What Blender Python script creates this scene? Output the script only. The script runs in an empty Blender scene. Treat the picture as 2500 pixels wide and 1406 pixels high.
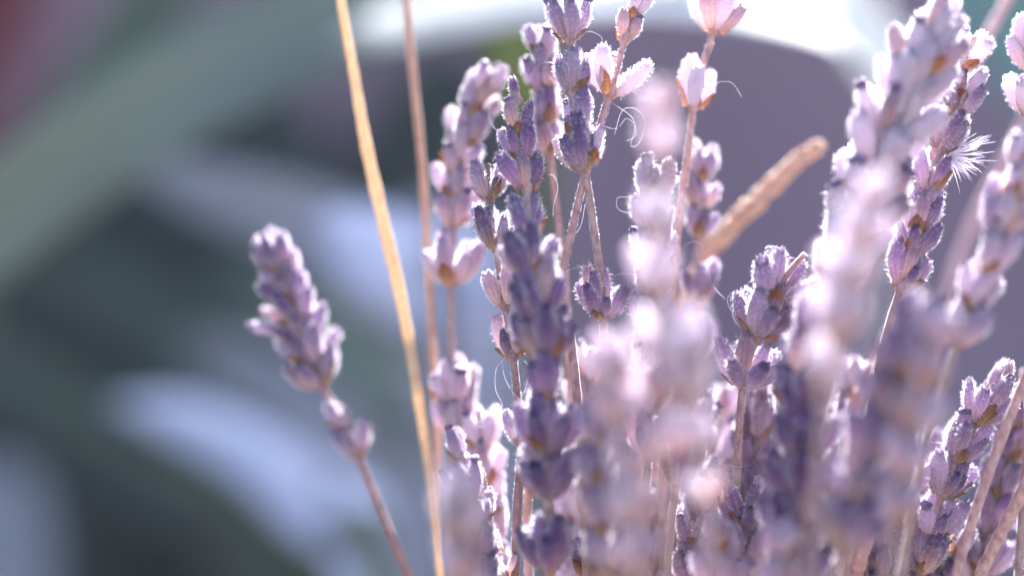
import bpy, math, random
from mathutils import Vector, Matrix, noise as mnoise

# ------------------------------------------------------------------ camera, light, exposure
FOC = 0.354          # metres to the plane of focus
CAM_H = 0.32         # lens height above the soil
PXM = 0.15 / 2500.0  # metres per photo pixel in the plane of focus
SUN_EL, SUN_AZ = 46.0, 10.0     # degrees; azimuth measured from +Y towards +X

scene = bpy.context.scene
C = scene.collection
cam_d = bpy.data.cameras.new('camera')
cam = bpy.data.objects.new('camera', cam_d)
C.objects.link(cam)
cam.location = (0, 0, CAM_H)
cam.rotation_euler = (math.pi / 2, 0, 0)
cam_d.sensor_width = 36.0
cam_d.lens = 36.0 * FOC / 0.15
cam_d.clip_start = 0.01
cam_d.clip_end = 200
cam_d.dof.use_dof = True
cam_d.dof.focus_distance = FOC
cam_d.dof.aperture_fstop = 2.8
scene.camera = cam

world = bpy.data.worlds.new('World')
scene.world = world
world.use_nodes = True
wn = world.node_tree.nodes
sky = wn.new('ShaderNodeTexSky')
sky.sky_type = 'NISHITA'
sky.sun_disc = False
sky.dust_density = 3.0
sky.ozone_density = 0.6
sky.sun_elevation = math.radians(SUN_EL)
sky.sun_rotation = math.radians(SUN_AZ)
wn['Background'].inputs[1].default_value = 0.055
world.node_tree.links.new(sky.outputs[0], wn['Background'].inputs[0])

sun_d = bpy.data.lights.new('sun', 'SUN')
sun_d.energy = 5.0
sun_d.angle = math.radians(0.55)
sun_d.color = (1.0, 0.98, 0.96)
sun = bpy.data.objects.new('sun', sun_d)
C.objects.link(sun)
_e, _a = math.radians(SUN_EL), math.radians(SUN_AZ)
to_sun = Vector((math.sin(_a) * math.cos(_e), math.cos(_a) * math.cos(_e), math.sin(_e)))
sun.rotation_euler = to_sun.to_track_quat('Z', 'Y').to_euler()
sun.location = (0, 3, 3)

vs = scene.view_settings
vs.view_transform = 'Standard'
vs.look = 'None'
vs.exposure = 3.55
vs.gamma = 1.0
scene.cycles.use_denoising = True
scene.cycles.max_bounces = 8
scene.cycles.transmission_bounces = 6
scene.cycles.sample_clamp_indirect = 6.0


def P(px, py, d=0.0):
    """photo pixel + distance behind the focal plane in mm -> world point"""
    D = FOC + d / 1000.0
    k = PXM * D / FOC
    return Vector(((px - 1250) * k, D, CAM_H + (703 - py) * k))


# ------------------------------------------------------------------ materials
def new_mat(name):
    m = bpy.data.materials.new(name)
    m.use_nodes = True
    nt = m.node_tree
    nt.nodes.clear()
    return m, nt.nodes, nt.links


def ramp(nodes, stops):
    r = nodes.new('ShaderNodeValToRGB')
    el = r.color_ramp.elements
    while len(el) < len(stops):
        el.new(0.5)
    for e, (p, c) in zip(el, stops):
        e.position = p
        e.color = (c[0], c[1], c[2], 1)
    return r


def leafy(nodes, links, col_socket, rough, transl, sheen=0.0, bump=None, gloss=0.3, tcol=None):
    p = nodes.new('ShaderNodeBsdfPrincipled')
    p.inputs['Roughness'].default_value = rough
    p.inputs['Specular IOR Level'].default_value = gloss
    p.inputs['Sheen Weight'].default_value = sheen
    p.inputs['Sheen Roughness'].default_value = 0.45
    links.new(col_socket, p.inputs['Base Color'])
    t = nodes.new('ShaderNodeBsdfTranslucent')
    links.new(tcol or col_socket, t.inputs['Color'])
    if bump:
        links.new(bump, p.inputs['Normal'])
    mx = nodes.new('ShaderNodeMixShader')
    mx.inputs[0].default_value = transl
    links.new(p.outputs[0], mx.inputs[1])
    links.new(t.outputs[0], mx.inputs[2])
    o = nodes.new('ShaderNodeOutputMaterial')
    links.new(mx.outputs[0], o.inputs[0])
    return p


def mult(nodes, links, a, b, fac=1.0, mode='MULTIPLY'):
    m = nodes.new('ShaderNodeMix')
    m.data_type = 'RGBA'
    m.blend_type = mode
    m.inputs[0].default_value = fac
    links.new(a, m.inputs[6])
    links.new(b, m.inputs[7])
    return m.outputs[2]


def calyx_mat(name, stops, transl=0.5):
    m, n, l = new_mat(name)
    at = n.new('ShaderNodeAttribute')
    at.attribute_name = 'Col'
    sp = n.new('ShaderNodeSeparateColor')
    l.new(at.outputs['Color'], sp.inputs[0])
    nz = n.new('ShaderNodeTexNoise')
    nz.inputs['Scale'].default_value = 900
    nz.inputs['Detail'].default_value = 3
    tc = n.new('ShaderNodeTexCoord')
    l.new(tc.outputs['Object'], nz.inputs['Vector'])
    mr = n.new('ShaderNodeMath')
    mr.operation = 'MULTIPLY_ADD'
    mr.inputs[1].default_value = 0.35
    l.new(nz.outputs[0], mr.inputs[0])
    sub = n.new('ShaderNodeMath')
    sub.operation = 'SUBTRACT'
    sub.inputs[1].default_value = 0.17
    l.new(sp.outputs[0], sub.inputs[0])
    l.new(sub.outputs[0], mr.inputs[2])
    r = ramp(n, stops)
    l.new(mr.outputs[0], r.inputs[0])
    ribr = ramp(n, [(0.0, (0.62, 0.56, 0.66)), (1.0, (1.15, 1.12, 1.12))])
    l.new(sp.outputs[1], ribr.inputs[0])
    c1 = mult(n, l, r.outputs[0], ribr.outputs[0])
    oi = n.new('ShaderNodeObjectInfo')
    c2 = mult(n, l, c1, oi.outputs['Color'])
    vr = ramp(n, [(0.0, (0.72, 0.72, 0.76)), (0.5, (1.0, 0.98, 1.0)), (1.0, (1.18, 1.1, 1.1))])
    l.new(oi.outputs['Random'], vr.inputs[0])
    c3 = mult(n, l, c2, vr.outputs[0])
    c3.node.clamp_result = True
    fd = n.new('ShaderNodeMix')       # pale veil of glare put into the floret colour; object alpha says how far
    fd.data_type = 'RGBA'
    l.new(oi.outputs['Alpha'], fd.inputs[0])
    l.new(c3, fd.inputs[6])
    fd.inputs[7].default_value = (0.88, 0.76, 0.84, 1)
    c3 = fd.outputs[2]
    cap = n.new('ShaderNodeRGB')
    cap.outputs[0].default_value = (0.88, 0.88, 0.88, 1)
    c3 = mult(n, l, c3, cap.outputs[0])
    lit = n.new('ShaderNodeRGB')
    lit.outputs[0].default_value = (0.80, 0.71, 0.82, 1)
    tc3 = mult(n, l, c3, lit.outputs[0], 0.4, 'MIX')
    leafy(n, l, c3, 0.75, transl, 0.6, tcol=tc3)
    return m


M = {}
M['calyx'] = calyx_mat('lavender_calyx', [(0.0, (0.66, 0.50, 0.40)), (0.25, (0.70, 0.60, 0.58)), (0.45, (0.57, 0.46, 0.55)),
                                            (0.68, (0.255, 0.175, 0.36)), (1.0, (0.125, 0.075, 0.22))])

m, n, l = new_mat('white_fuzz')
rgb = n.new('ShaderNodeRGB')
rgb.outputs[0].default_value = (0.88, 0.84, 0.93, 1)
leafy(n, l, rgb.outputs[0], 0.6, 0.5)
M['fuzz'] = m

m, n, l = new_mat('withered_petal')
tc = n.new('ShaderNodeTexCoord')
nz = n.new('ShaderNodeTexNoise')
nz.inputs['Scale'].default_value = 1500
l.new(tc.outputs['Object'], nz.inputs['Vector'])
r = ramp(n, [(0.3, (0.12, 0.07, 0.19)), (0.7, (0.30, 0.22, 0.36))])
l.new(nz.outputs[0], r.inputs[0])
leafy(n, l, r.outputs[0], 0.7, 0.4, 0.3)
M['petal'] = m

m, n, l = new_mat('papery_bract')
at = n.new('ShaderNodeAttribute')
at.attribute_name = 'Col'
sp = n.new('ShaderNodeSeparateColor')
l.new(at.outputs['Color'], sp.inputs[0])
r = ramp(n, [(0.0, (0.64, 0.52, 0.40)), (0.45, (0.42, 0.26, 0.17)), (1.0, (0.24, 0.11, 0.08))])
l.new(sp.outputs[0], r.inputs[0])
vr = ramp(n, [(0.0, (0.6, 0.55, 0.5)), (1.0, (1.15, 1.1, 1.05))])
l.new(sp.outputs[1], vr.inputs[0])
c1 = mult(n, l, r.outputs[0], vr.outputs[0])
oi = n.new('ShaderNodeObjectInfo')
c2 = mult(n, l, c1, oi.outputs['Color'])
leafy(n, l, c2, 0.45, 0.55, 0.1, gloss=0.5)
M['bract'] = m


def stem_mat(name, a, b, transl=0.12, scale=(1100, 1100, 700)):
    m, n, l = new_mat(name)
    tc = n.new('ShaderNodeTexCoord')
    mp = n.new('ShaderNodeMapping')
    mp.inputs['Scale'].default_value = scale
    l.new(tc.outputs['Object'], mp.inputs['Vector'])
    nz = n.new('ShaderNodeTexNoise')
    nz.inputs['Scale'].default_value = 1.0
    nz.inputs['Detail'].default_value = 4
    l.new(mp.outputs[0], nz.inputs['Vector'])
    r = ramp(n, [(0.3, a), (0.7, b)])
    l.new(nz.outputs[0], r.inputs[0])
    oi = n.new('ShaderNodeObjectInfo')
    c = mult(n, l, r.outputs[0], oi.outputs['Color'])
    bp = n.new('ShaderNodeBump')
    bp.inputs['Strength'].default_value = 0.4
    bp.inputs['Distance'].default_value = 0.0001
    l.new(nz.outputs[0], bp.inputs['Height'])
    leafy(n, l, c, 0.6, transl, 0.35, bp.outputs[0])
    return m


M['stem'] = stem_mat('mauve_brown_stem', (0.22, 0.135, 0.14), (0.42, 0.30, 0.29))
M['straw'] = stem_mat('golden_straw', (0.52, 0.37, 0.23), (0.66, 0.52, 0.37), 0.4)
M['russet'] = stem_mat('russet_straw', (0.36, 0.22, 0.17), (0.50, 0.33, 0.26), 0.3)
M['seed'] = stem_mat('tan_seed_spike', (0.46, 0.28, 0.18), (0.66, 0.45, 0.33), 0.25, (700, 700, 700))


def blade_mat(name, a, b, transl=0.35, gloss=0.3, rough=0.5):
    m, n, l = new_mat(name)
    at = n.new('ShaderNodeAttribute')
    at.attribute_name = 'Col'
    sp = n.new('ShaderNodeSeparateColor')
    l.new(at.outputs['Color'], sp.inputs[0])
    wv = n.new('ShaderNodeTexNoise')
    wv.inputs['Detail'].default_value = 3
    cb = n.new('ShaderNodeCombineXYZ')
    for i, s in ((0, 4.0), (1, 30.0)):
        mm = n.new('ShaderNodeMath')
        mm.operation = 'MULTIPLY'
        mm.inputs[1].default_value = s
        l.new(sp.outputs[i], mm.inputs[0])
        l.new(mm.outputs[0], cb.inputs[i])
    l.new(cb.outputs[0], wv.inputs['Vector'])
    wv.inputs['Scale'].default_value = 1.0
    r = ramp(n, [(0.3, a), (0.7, b)])
    l.new(wv.outputs[0], r.inputs[0])
    leafy(n, l, r.outputs[0], rough, transl, 0.1, gloss=gloss)
    return m


M['leaf_green'] = blade_mat('grey_green_leaf', (0.10, 0.135, 0.128), (0.16, 0.20, 0.19))
M['leaf_pale'] = blade_mat('pale_silver_leaf', (0.46, 0.48, 0.50), (0.54, 0.56, 0.58), 0.46)
M['leaf_blue'] = blade_mat('blue_grey_leaf', (0.24, 0.28, 0.38), (0.34, 0.38, 0.49), 0.42)
M['leaf_slate'] = blade_mat('slate_leaf', (0.14, 0.155, 0.20), (0.195, 0.21, 0.26), 0.35)
M['leaf_moss'] = blade_mat('moss_leaf', (0.055, 0.08, 0.07), (0.08, 0.11, 0.095), 0.3)
M['leaf_teal'] = blade_mat('teal_leaf', (0.10, 0.17, 0.18), (0.15, 0.23, 0.24), 0.3)
M['leaf_dark'] = blade_mat('dark_green_leaf', (0.020, 0.029, 0.031), (0.032, 0.043, 0.046), 0.2)  # base colour is a near-black green
M['leaf_lime'] = blade_mat('fresh_green_leaf', (0.09, 0.13, 0.06), (0.13, 0.17, 0.09))
M['leaf_maroon'] = blade_mat('maroon_leaf', (0.09, 0.018, 0.025), (0.13, 0.035, 0.045), 0.2)


def rough_mat(name, a, b, scale, bump):
    m, n, l = new_mat(name)
    tc = n.new('ShaderNodeTexCoord')
    nz = n.new('ShaderNodeTexNoise')
    nz.inputs['Scale'].default_value = scale
    nz.inputs['Detail'].default_value = 8
    l.new(tc.outputs['Object'], nz.inputs['Vector'])
    r = ramp(n, [(0.3, a), (0.7, b)])
    l.new(nz.outputs[0], r.inputs[0])
    p = n.new('ShaderNodeBsdfPrincipled')
    p.inputs['Roughness'].default_value = 0.9
    l.new(r.outputs[0], p.inputs['Base Color'])
    bp = n.new('ShaderNodeBump')
    bp.inputs['Strength'].default_value = bump
    bp.inputs['Distance'].default_value = 0.01
    l.new(nz.outputs[0], bp.inputs['Height'])
    l.new(bp.outputs[0], p.inputs['Normal'])
    o = n.new('ShaderNodeOutputMaterial')
    l.new(p.outputs[0], o.inputs[0])
    return m


M['soil'] = rough_mat('dry_soil', (0.05, 0.04, 0.035), (0.11, 0.09, 0.075), 40, 0.8)
M['plaster'] = rough_mat('mauve_plaster', (0.165, 0.115, 0.155), (0.225, 0.16, 0.205), 5, 0.3)


# ------------------------------------------------------------------ helpers
def build(name, verts, faces, mats, parent=None, fmats=None, cols=None, smooth=True):
    me = bpy.data.meshes.new(name)
    me.from_pydata([tuple(v) for v in verts], [], faces)
    for mm in mats:
        me.materials.append(mm)
    if fmats:
        me.polygons.foreach_set('material_index', fmats)
    if smooth:
        me.polygons.foreach_set('use_smooth', [True] * len(faces))
    if cols:
        ca = me.color_attributes.new('Col', 'FLOAT_COLOR', 'POINT')
        ca.data.foreach_set('color', [x for c in cols for x in (c[0], c[1], c[2], 1.0)])
    me.update()
    if name is None:
        return me
    o = bpy.data.objects.new(name, me)
    C.objects.link(o)
    if parent:
        o.parent = parent
    return o


def link(name, me, parent, mat, color=(1, 1, 1), veil_fade=1.0):
    o = bpy.data.objects.new(name, me)
    C.objects.link(o)
    o.parent = parent
    o.matrix_basis = mat
    o.color = (color[0], color[1], color[2], veil_fade)
    return o


def empty(name, loc, label, cat, group=None):
    o = bpy.data.objects.new(name, None)
    C.objects.link(o)
    o.location = loc
    o.empty_display_size = 0.01
    o['label'] = label
    o['category'] = cat
    if group:
        o['group'] = group
    return o


def tag(o, label, cat, group=None):
    o['label'] = label
    o['category'] = cat
    if group:
        o['group'] = group
    return o


def catmull(pts, per=10):
    pts = [Vector(p) for p in pts]
    if len(pts) == 2:
        return [pts[0].lerp(pts[1], i / per) for i in range(per + 1)]
    ext = [pts[0] * 2 - pts[1]] + pts + [pts[-1] * 2 - pts[-2]]
    out = []
    for i in range(1, len(ext) - 2):
        p0, p1, p2, p3 = ext[i - 1:i + 3]
        for k in range(per):
            t = k / per
            out.append(0.5 * ((2 * p1) + (p2 - p0) * t + (2 * p0 - 5 * p1 + 4 * p2 - p3) * t * t
                              + (3 * p1 - p0 - 3 * p2 + p3) * t ** 3))
    out.append(pts[-1].copy())
    return out


def frames(path):
    n = len(path)
    res = []
    ref = Vector((0, -1, 0))
    for i in range(n):
        t = (path[min(i + 1, n - 1)] - path[max(i - 1, 0)])
        t = t.normalized() if t.length > 1e-9 else Vector((0, 0, 1))
        a = ref - t * ref.dot(t)
        if a.length < 1e-4:
            a = Vector((1, 0, 0)) - t * t.x
        a.normalize()
        b = t.cross(a)
        res.append((t, a, b))
        ref = a
    return res


def tube_data(path, radii, sides=8, square=0.0, rnd=None, bumps=0.0):
    fr = frames(path)
    V, F = [], []
    for i, p in enumerate(path):
        t, a, b = fr[i]
        for k in range(sides):
            an = 2 * math.pi * k / sides + math.pi / 4
            r = radii[i] * (1 + square * (0.16 if (k % 2 == 0) else -0.1))
            if rnd and bumps:
                r *= 1 + rnd.uniform(-bumps, bumps)
            V.append(p + (a * math.cos(an) + b * math.sin(an)) * r)
    for i in range(len(path) - 1):
        for k in range(sides):
            F.append((i * sides + k, i * sides + (k + 1) % sides, (i + 1) * sides + (k + 1) % sides, (i + 1) * sides + k))
    F.append(tuple(reversed(range(sides))))
    F.append(tuple(range((len(path) - 1) * sides, len(path) * sides)))
    return V, F


def add_hair(V, F, base, d, length, w, rnd):
    """one fine tapering hair: a slim bent triangle strip"""
    side = d.cross(Vector((rnd.gauss(0, 1), rnd.gauss(0, 1), rnd.gauss(0, 1))))
    if side.length < 1e-6:
        return 0
    side.normalize()
    bend = side.cross(d) * length * rnd.uniform(-0.35, 0.35)
    i = len(V)
    mid = base + d * length * 0.55 + bend * 0.4
    V += [base - side * w, base + side * w, mid - side * w * 0.7, mid + side * w * 0.7, base + d * length + bend]
    F += [(i, i + 1, i + 3, i + 2), (i + 2, i + 3, i + 4)]
    return 2


# ------------------------------------------------------------------ lavender pieces (shared meshes)
CL = 0.0053     # length of a calyx in metres


def calyx_mesh(seed):
    R = random.Random(seed)
    ribs = 9
    seg = ribs * 2
    rows = 10
    L = CL * R.uniform(0.88, 1.1)
    W = 0.00105 * R.uniform(0.75, 1.12)
    bend = R.uniform(0.02, 0.2)
    open_ = R.uniform(-0.28, 0.06)
    ph = R.uniform(0, 6.28)
    oval = R.uniform(0.85, 1.0)
    V, F, K, FM = [], [], [], []
    prof = lambda t: (0.34 + 0.66 * math.sin(min(1, t / 0.62) * math.pi / 2) ** 0.9) * (1 - (0.30 - open_) * max(0, (t - 0.55) / 0.45) ** 1.35)
    for i in range(rows):
        t = i / (rows - 1)
        for k in range(seg):
            th = 2 * math.pi * k / seg
            rib = 1.0 if k % 2 == 0 else 0.0
            r = W * prof(t) * (1 + (0.09 if rib else -0.07) * min(1, t * 4))
            r *= 1 + 0.05 * mnoise.noise((math.cos(th) * 2 + seed, math.sin(th) * 2, t * 3))
            z = L * t
            if i == rows - 1:      # the toothed rim
                z += L * (0.055 if (k // 2) % 2 == 0 else -0.03) * (1 if rib else 0.4) + L * R.uniform(-0.015, 0.02)
                r *= 0.86
            x = math.cos(th + ph) * r * oval + bend * L * (t * t) * 0.9
            y = math.sin(th + ph) * r
            V.append(Vector((x, y, z)))
            K.append((t, rib * R.uniform(0.8, 1.0), R.random()))
    for i in range(rows - 1):
        for k in range(seg):
            F.append((i * seg + k, i * seg + (k + 1) % seg, (i + 1) * seg + (k + 1) % seg, (i + 1) * seg + k))
            FM.append(0)
    # throat: the rim folds inward
    b0 = len(V)
    cx = bend * L * 0.9
    for k in range(seg):
        th = 2 * math.pi * k / seg
        r = W * 0.25
        V.append(Vector((math.cos(th + ph) * r + cx, math.sin(th + ph) * r, L * 0.84)))
        K.append((1.0, 0.0, 0.5))
    for k in range(seg):
        j = (rows - 1) * seg
        F.append((j + k, j + (k + 1) % seg, b0 + (k + 1) % seg, b0 + k))
        FM.append(0)
    V.append(Vector((cx, 0, L * 0.8)))
    K.append((1.0, 0.0, 0.5))
    for k in range(seg):
        F.append((b0 + k, b0 + (k + 1) % seg, len(V) - 1))
        FM.append(0)
    F.append(tuple(reversed(range(seg))))
    FM.append(0)
    # withered petal stub in some
    if seed % 6 == 1:
        b1 = len(V)
        rr, hh = 5, 10
        for i in range(rr):
            t = i / (rr - 1)
            for k in range(hh):
                th = 2 * math.pi * k / hh
                r = W * (0.4 + 0.3 * math.sin(t * 2.6)) * (1 + 0.35 * R.uniform(-1, 1) * t)
                V.append(Vector((math.cos(th) * r + cx + R.uniform(-1, 1) * 0.0001, math.sin(th) * r, L * (0.85 + 0.2 * t) + R.uniform(-1, 1) * 0.00015 * t)))
                K.append((1, 0, 0))
        for i in range(rr - 1):
            for k in range(hh):
                F.append((b1 + i * hh + k, b1 + i * hh + (k + 1) % hh, b1 + (i + 1) * hh + (k + 1) % hh, b1 + (i + 1) * hh + k))
                FM.append(1)
        F.append(tuple(range(b1 + (rr - 1) * hh, b1 + rr * hh)))
        FM.append(1)
    # fuzz
    n0 = rows * seg
    for h in range(620):
        a = R.randrange(seg, n0 - seg)
        p = V[a].copy()
        ax = Vector((bend * L * ((p.z / L) ** 2) * 0.9, 0, p.z))
        nrm = (p - ax)
        nrm.z += R.uniform(-0.2, 0.9) * W
        nrm += Vector((R.gauss(0, 1), R.gauss(0, 1), R.gauss(0, 1))) * W * 0.45
        nrm.normalize()
        p = p + Vector((R.gauss(0, 1), R.gauss(0, 1), R.gauss(0, 1))) * 0.00012
        nf = add_hair(V, F, p, nrm, R.uniform(0.00018, 0.00055), 0.000017, R)
        FM += [2] * nf
    K += [(1, 1, 1)] * (len(V) - len(K))
    me = build('calyx', V, F, [M['calyx'], M['petal'], M['fuzz']], fmats=FM, cols=K)
    d = me.data
    bpy.data.objects.remove(me)
    return d


def bract_mesh(seed):
    R = random.Random(seed)
    L, W = 0.0042 * R.uniform(0.8, 1.25), 0.0016 * R.uniform(0.8, 1.2)
    nu, nv = 8, 7
    V, F, K = [], [], []
    for i in range(nu):
        t = i / (nu - 1)
        w = W * (math.sin(math.pi * min(1, t * 0.94 + 0.06)) ** 0.75) * (1.15 - 0.5 * t)
        if i == nu - 1:
            w = 0.00006
        for j in range(nv):
            s = j / (nv - 1) * 2 - 1
            cup = 0.45 * (s * s) * W
            z = L * t
            y = 0.0004 + 0.0016 * t ** 1.3 * R.uniform(0.95, 1.05) - cup + 0.00008 * (1 if j % 2 else -1)
            V.append(Vector((s * w, y, z)))
            K.append((t * 0.8 + 0.2 * R.random(), 0.9 if j % 2 else 0.35, 0))
    for i in range(nu - 1):
        for j in range(nv - 1):
            a = i * nv + j
            F.append((a, a + 1, a + nv + 1, a + nv))
    # underside, so the bract has thickness
    o = len(V)
    for v in list(V):
        V.append(v + Vector((0, -0.00006, 0)))
    K += K[:o]
    for f in list(F):
        F.append(tuple(reversed([q + o for q in f])))
    ob = build('bract', V, F, [M['bract']], cols=K)
    d = ob.data
    bpy.data.objects.remove(ob)
    return d


def node_mesh(seed):
    R = random.Random(seed)
    V, F = tube_data([Vector((0, 0, z)) for z in (-0.0011, -0.0005, 0.0001, 0.0008, 0.0015)],
                     [0.0006, 0.0009, 0.00115, 0.00095, 0.0006], 10, 0, R, 0.1)
    ob = build('node', V, F, [M['stem']])
    d = ob.data
    bpy.data.objects.remove(ob)
    return d


CALYX = [calyx_mesh(s) for s in range(12)]
BRACT = [bract_mesh(100 + s) for s in range(6)]
NODE = [node_mesh(200 + s) for s in range(3)]

TINT = {  # calyx and bract tints; the pale ones carry foreground glare in their colour
    'violet': ((0.82, 0.69, 0.85), (1, 1, 1)),
    'deep': ((0.62, 0.43, 0.70), (0.95, 0.85, 0.8)),
    'pale': ((1.3, 1.22, 1.25), (1.55, 1.3, 1.05)),
    'rose': ((1.4, 1.12, 1.2), (1.25, 1.05, 1.0)),
    'straw': ((1.5, 1.35, 1.0), (1.5, 1.4, 1.2)),
    'veil_milk': ((1.35, 1.18, 1.2), (1.7, 1.35, 1.0)),
    'dry': ((1.28, 1.05, 0.98), (1.25, 1.1, 1.0)),
    'grey': ((0.85, 0.80, 0.80), (1, 1, 1)),
    'peach': ((1.5, 1.1, 0.95), (1.3, 1.1, 0.9)),
}
VEIL_FADE = {'dry': 0.3, 'veil_milk': 0.82, 'violet': 0.1, 'deep': 0.0, 'pale': 0.6, 'rose': 0.38, 'straw': 0.5, 'grey': 0.05, 'peach': 0.6}  # paling per tint; veiling glare on the front sprigs is coloured in
BASE_C = Vector((0.022, FOC + 0.03, 0.0))


def sprig(label, pts, whorls, tint='violet', seed=0, stem_r=0.00066, fuzz=True, stem_col=(1, 1, 1), name='lavender_sprig', base=None, extra=()):
    """pts: photo pixel + depth, from the lowest visible point to the tip; whorls: (centre y, count, splay, size)"""
    R = random.Random(seed * 7 + 3)
    world = [P(*p) for p in pts]
    # carry the stem down to the soil
    low = world[0]
    if base is None:
        dirn = (world[0] - world[1]).normalized()
        k = min(0.06, low.z * 0.3)
        mid = low + dirn * k
        gx = mid.x + (BASE_C.x - mid.x) * 0.55 + R.uniform(-0.012, 0.012)
        gy = mid.y + (BASE_C.y - mid.y) * 0.4 + R.uniform(-0.012, 0.012)
        root = Vector((gx, gy, -0.004))
        world = [root, Vector((gx, gy, 0)).lerp(mid, 0.5) + Vector((0, 0, 0.0)), mid] + world
    e = empty(name, world[0] + Vector((0, 0, 0.004)), label, 'lavender', 'dried lavender sprigs')
    origin = e.location.copy()
    path = catmull(world, 9)
    n = len(path)
    rad = [stem_r * (1.25 - 0.6 * (i / (n - 1))) for i in range(n)]
    loc = [p - origin for p in path]
    V, F = tube_data(loc, rad, 8, 1.0, R, 0.04)
    FM = [0] * len(F)
    if fuzz:
        fr = frames(loc)
        zlo = CAM_H - 0.06 - origin.z
        for i in range(n - 1):
            if loc[i].z < zlo:
                continue
            ln = (loc[i + 1] - loc[i]).length
            for _ in range(int(ln * 26000)):
                q = loc[i].lerp(loc[i + 1], R.random())
                an = R.uniform(0, 6.283)
                nr = fr[i][1] * math.cos(an) + fr[i][2] * math.sin(an)
                nf = add_hair(V, F, q + nr * rad[i] * 0.95, (nr + Vector((R.gauss(0, 1), R.gauss(0, 1), R.gauss(0, 1))) * 0.35).normalized(),
                              R.uniform(0.00008, 0.00028), 0.000016, R)
                FM += [1] * nf
    st = build('stem', V, F, [M['stem'], M['fuzz']], e, FM)
    st.color = (*stem_col, 1)
    ct, bt = TINT[tint]
    # cumulative py along the path, to find the whorls
    def py_of(p):
        return 703 - (p.z - CAM_H) / (PXM * p.y / FOC)
    pys = [py_of(p) for p in path]
    fr = frames(path)
    for (cy, cnt, splay, sc) in whorls:
        yb = cy + 40 * sc
        # search from the tip downward
        pos = tan = None
        for i in range(n - 1, 0, -1):
            if pys[i - 1] >= yb >= pys[i]:
                u = (pys[i - 1] - yb) / max(1e-6, pys[i - 1] - pys[i])
                pos = path[i - 1].lerp(path[i], u)
                tan = fr[i][0]
                break
        if pos is None:
            pos, tan = path[-1], fr[-1][0]
        q = Vector((0, 0, 1)).rotation_difference(tan)
        wm = Matrix.Translation(pos - origin) @ q.to_matrix().to_4x4() @ Matrix.Rotation(R.uniform(0, 6.28), 4, 'Z')
        w = link('flower_whorl', R.choice(NODE), e, wm, stem_col)
        tier = 1 if cnt <= 6 else 2
        for k in range(cnt):
            if tier == 2 and k >= cnt * 0.62:
                kk = k - int(cnt * 0.62)
                az = 2 * math.pi * (kk + 0.5) / max(1, cnt - int(cnt * 0.62)) + R.uniform(-0.3, 0.3)
                sp = splay * 0.5
                lift = 0.0012 * sc
            else:
                az = 2 * math.pi * k / max(1, min(cnt, math.ceil(cnt * 0.62) if tier == 2 else cnt)) + R.uniform(-0.28, 0.28)
                sp = splay
                lift = 0
            if cnt > 4 and R.random() < 0.08:
                continue
            sp = math.radians(max(2, sp + R.gauss(0, 6.5)))
            s = sc * R.uniform(0.8, 1.12) * (0.7 if R.random() < 0.1 else 1)
            if cnt == 1:
                az, sp = 0, 0.03
            d = Vector((math.cos(az) * math.sin(sp), math.sin(az) * math.sin(sp), math.cos(sp)))
            b = Vector((math.cos(az), math.sin(az), 0)) * (0.00075 * sc if cnt > 1 else 0) + Vector((0, 0, lift - 0.0002 + R.uniform(-0.0003, 0.0003)))
            qq = Vector((0, 0, 1)).rotation_difference(d)
            lm = Matrix.Translation(b) @ qq.to_matrix().to_4x4() @ Matrix.Rotation(az + math.pi + R.uniform(-0.6, 0.6), 4, 'Z') @ Matrix.Scale(s, 4)
            j = R.uniform(0.85, 1.12)
            if R.random() < 0.17:      # a dried-out brown one
                link('calyx', R.choice(CALYX), w, lm, R.choice([(1.25, 0.95, 0.66), (1.0, 0.74, 0.52), (1.35, 1.15, 0.85)]), 0.15)
                continue
            link('calyx', R.choice(CALYX), w, lm, (ct[0] * j, ct[1] * j, ct[2] * j), max(0, VEIL_FADE.get(tint, 0) + R.uniform(-0.12, 0.12)))
        nb = (3 if R.random() < 0.4 else 2) if cnt > 3 else 1
        a0 = R.uniform(0, 6.28)
        for k in range(nb):
            az = a0 + math.pi * k + R.uniform(-0.4, 0.4)
            tilt = math.radians(splay * R.uniform(0.7, 1.05) - 8)
            bm = Matrix.Rotation(az, 4, 'Z') @ Matrix.Translation((0, 0.0011 * sc, -0.0006)) @ Matrix.Rotation(-tilt, 4, 'X') @ Matrix.Scale(sc * R.uniform(0.38, 0.72), 4)
            link('bract', R.choice(BRACT), w, bm, bt)
    # single calyces that stick out on their own: (x, y, direction in the picture, size)
    for (ex, ey, dx, dz, sc) in extra:
        best = min(range(n), key=lambda i: abs(pys[i] - ey))
        pos = path[best]
        d = Vector((dx, -0.15, dz)).normalized()
        q = Vector((0, 0, 1)).rotation_difference(d)
        w = link('flower_whorl', NODE[0], e, Matrix.Translation(pos - origin), stem_col)
        link('calyx', CALYX[(int(ex) + 1) % 12], w, q.to_matrix().to_4x4() @ Matrix.Diagonal((sc * 0.5, sc * 0.5, sc * 1.05, 1)), ct, 0.3)
    return e


# ------------------------------------------------------------------ setting
def sheet(name, size, loc, mat, rot=(0, 0, 0), nx=40, ny=40, amp=0.0):
    V, F = [], []
    for j in range(ny + 1):
        for i in range(nx + 1):
            x, y = (i / nx - 0.5) * size[0], (j / ny - 0.5) * size[1]
            V.append(Vector((x, y, amp * mnoise.noise((x * 6, y * 6, 0)))))
    for j in range(ny):
        for i in range(nx):
            a = j * (nx + 1) + i
            F.append((a, a + 1, a + nx + 2, a + nx + 1))
    o = build(name, V, F, [mat])
    o.location = loc
    o.rotation_euler = rot
    o['kind'] = 'structure'
    return o


sheet('ground', (12, 12), (0, 2, 0), M['soil'], nx=120, ny=120, amp=0.006)


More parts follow.
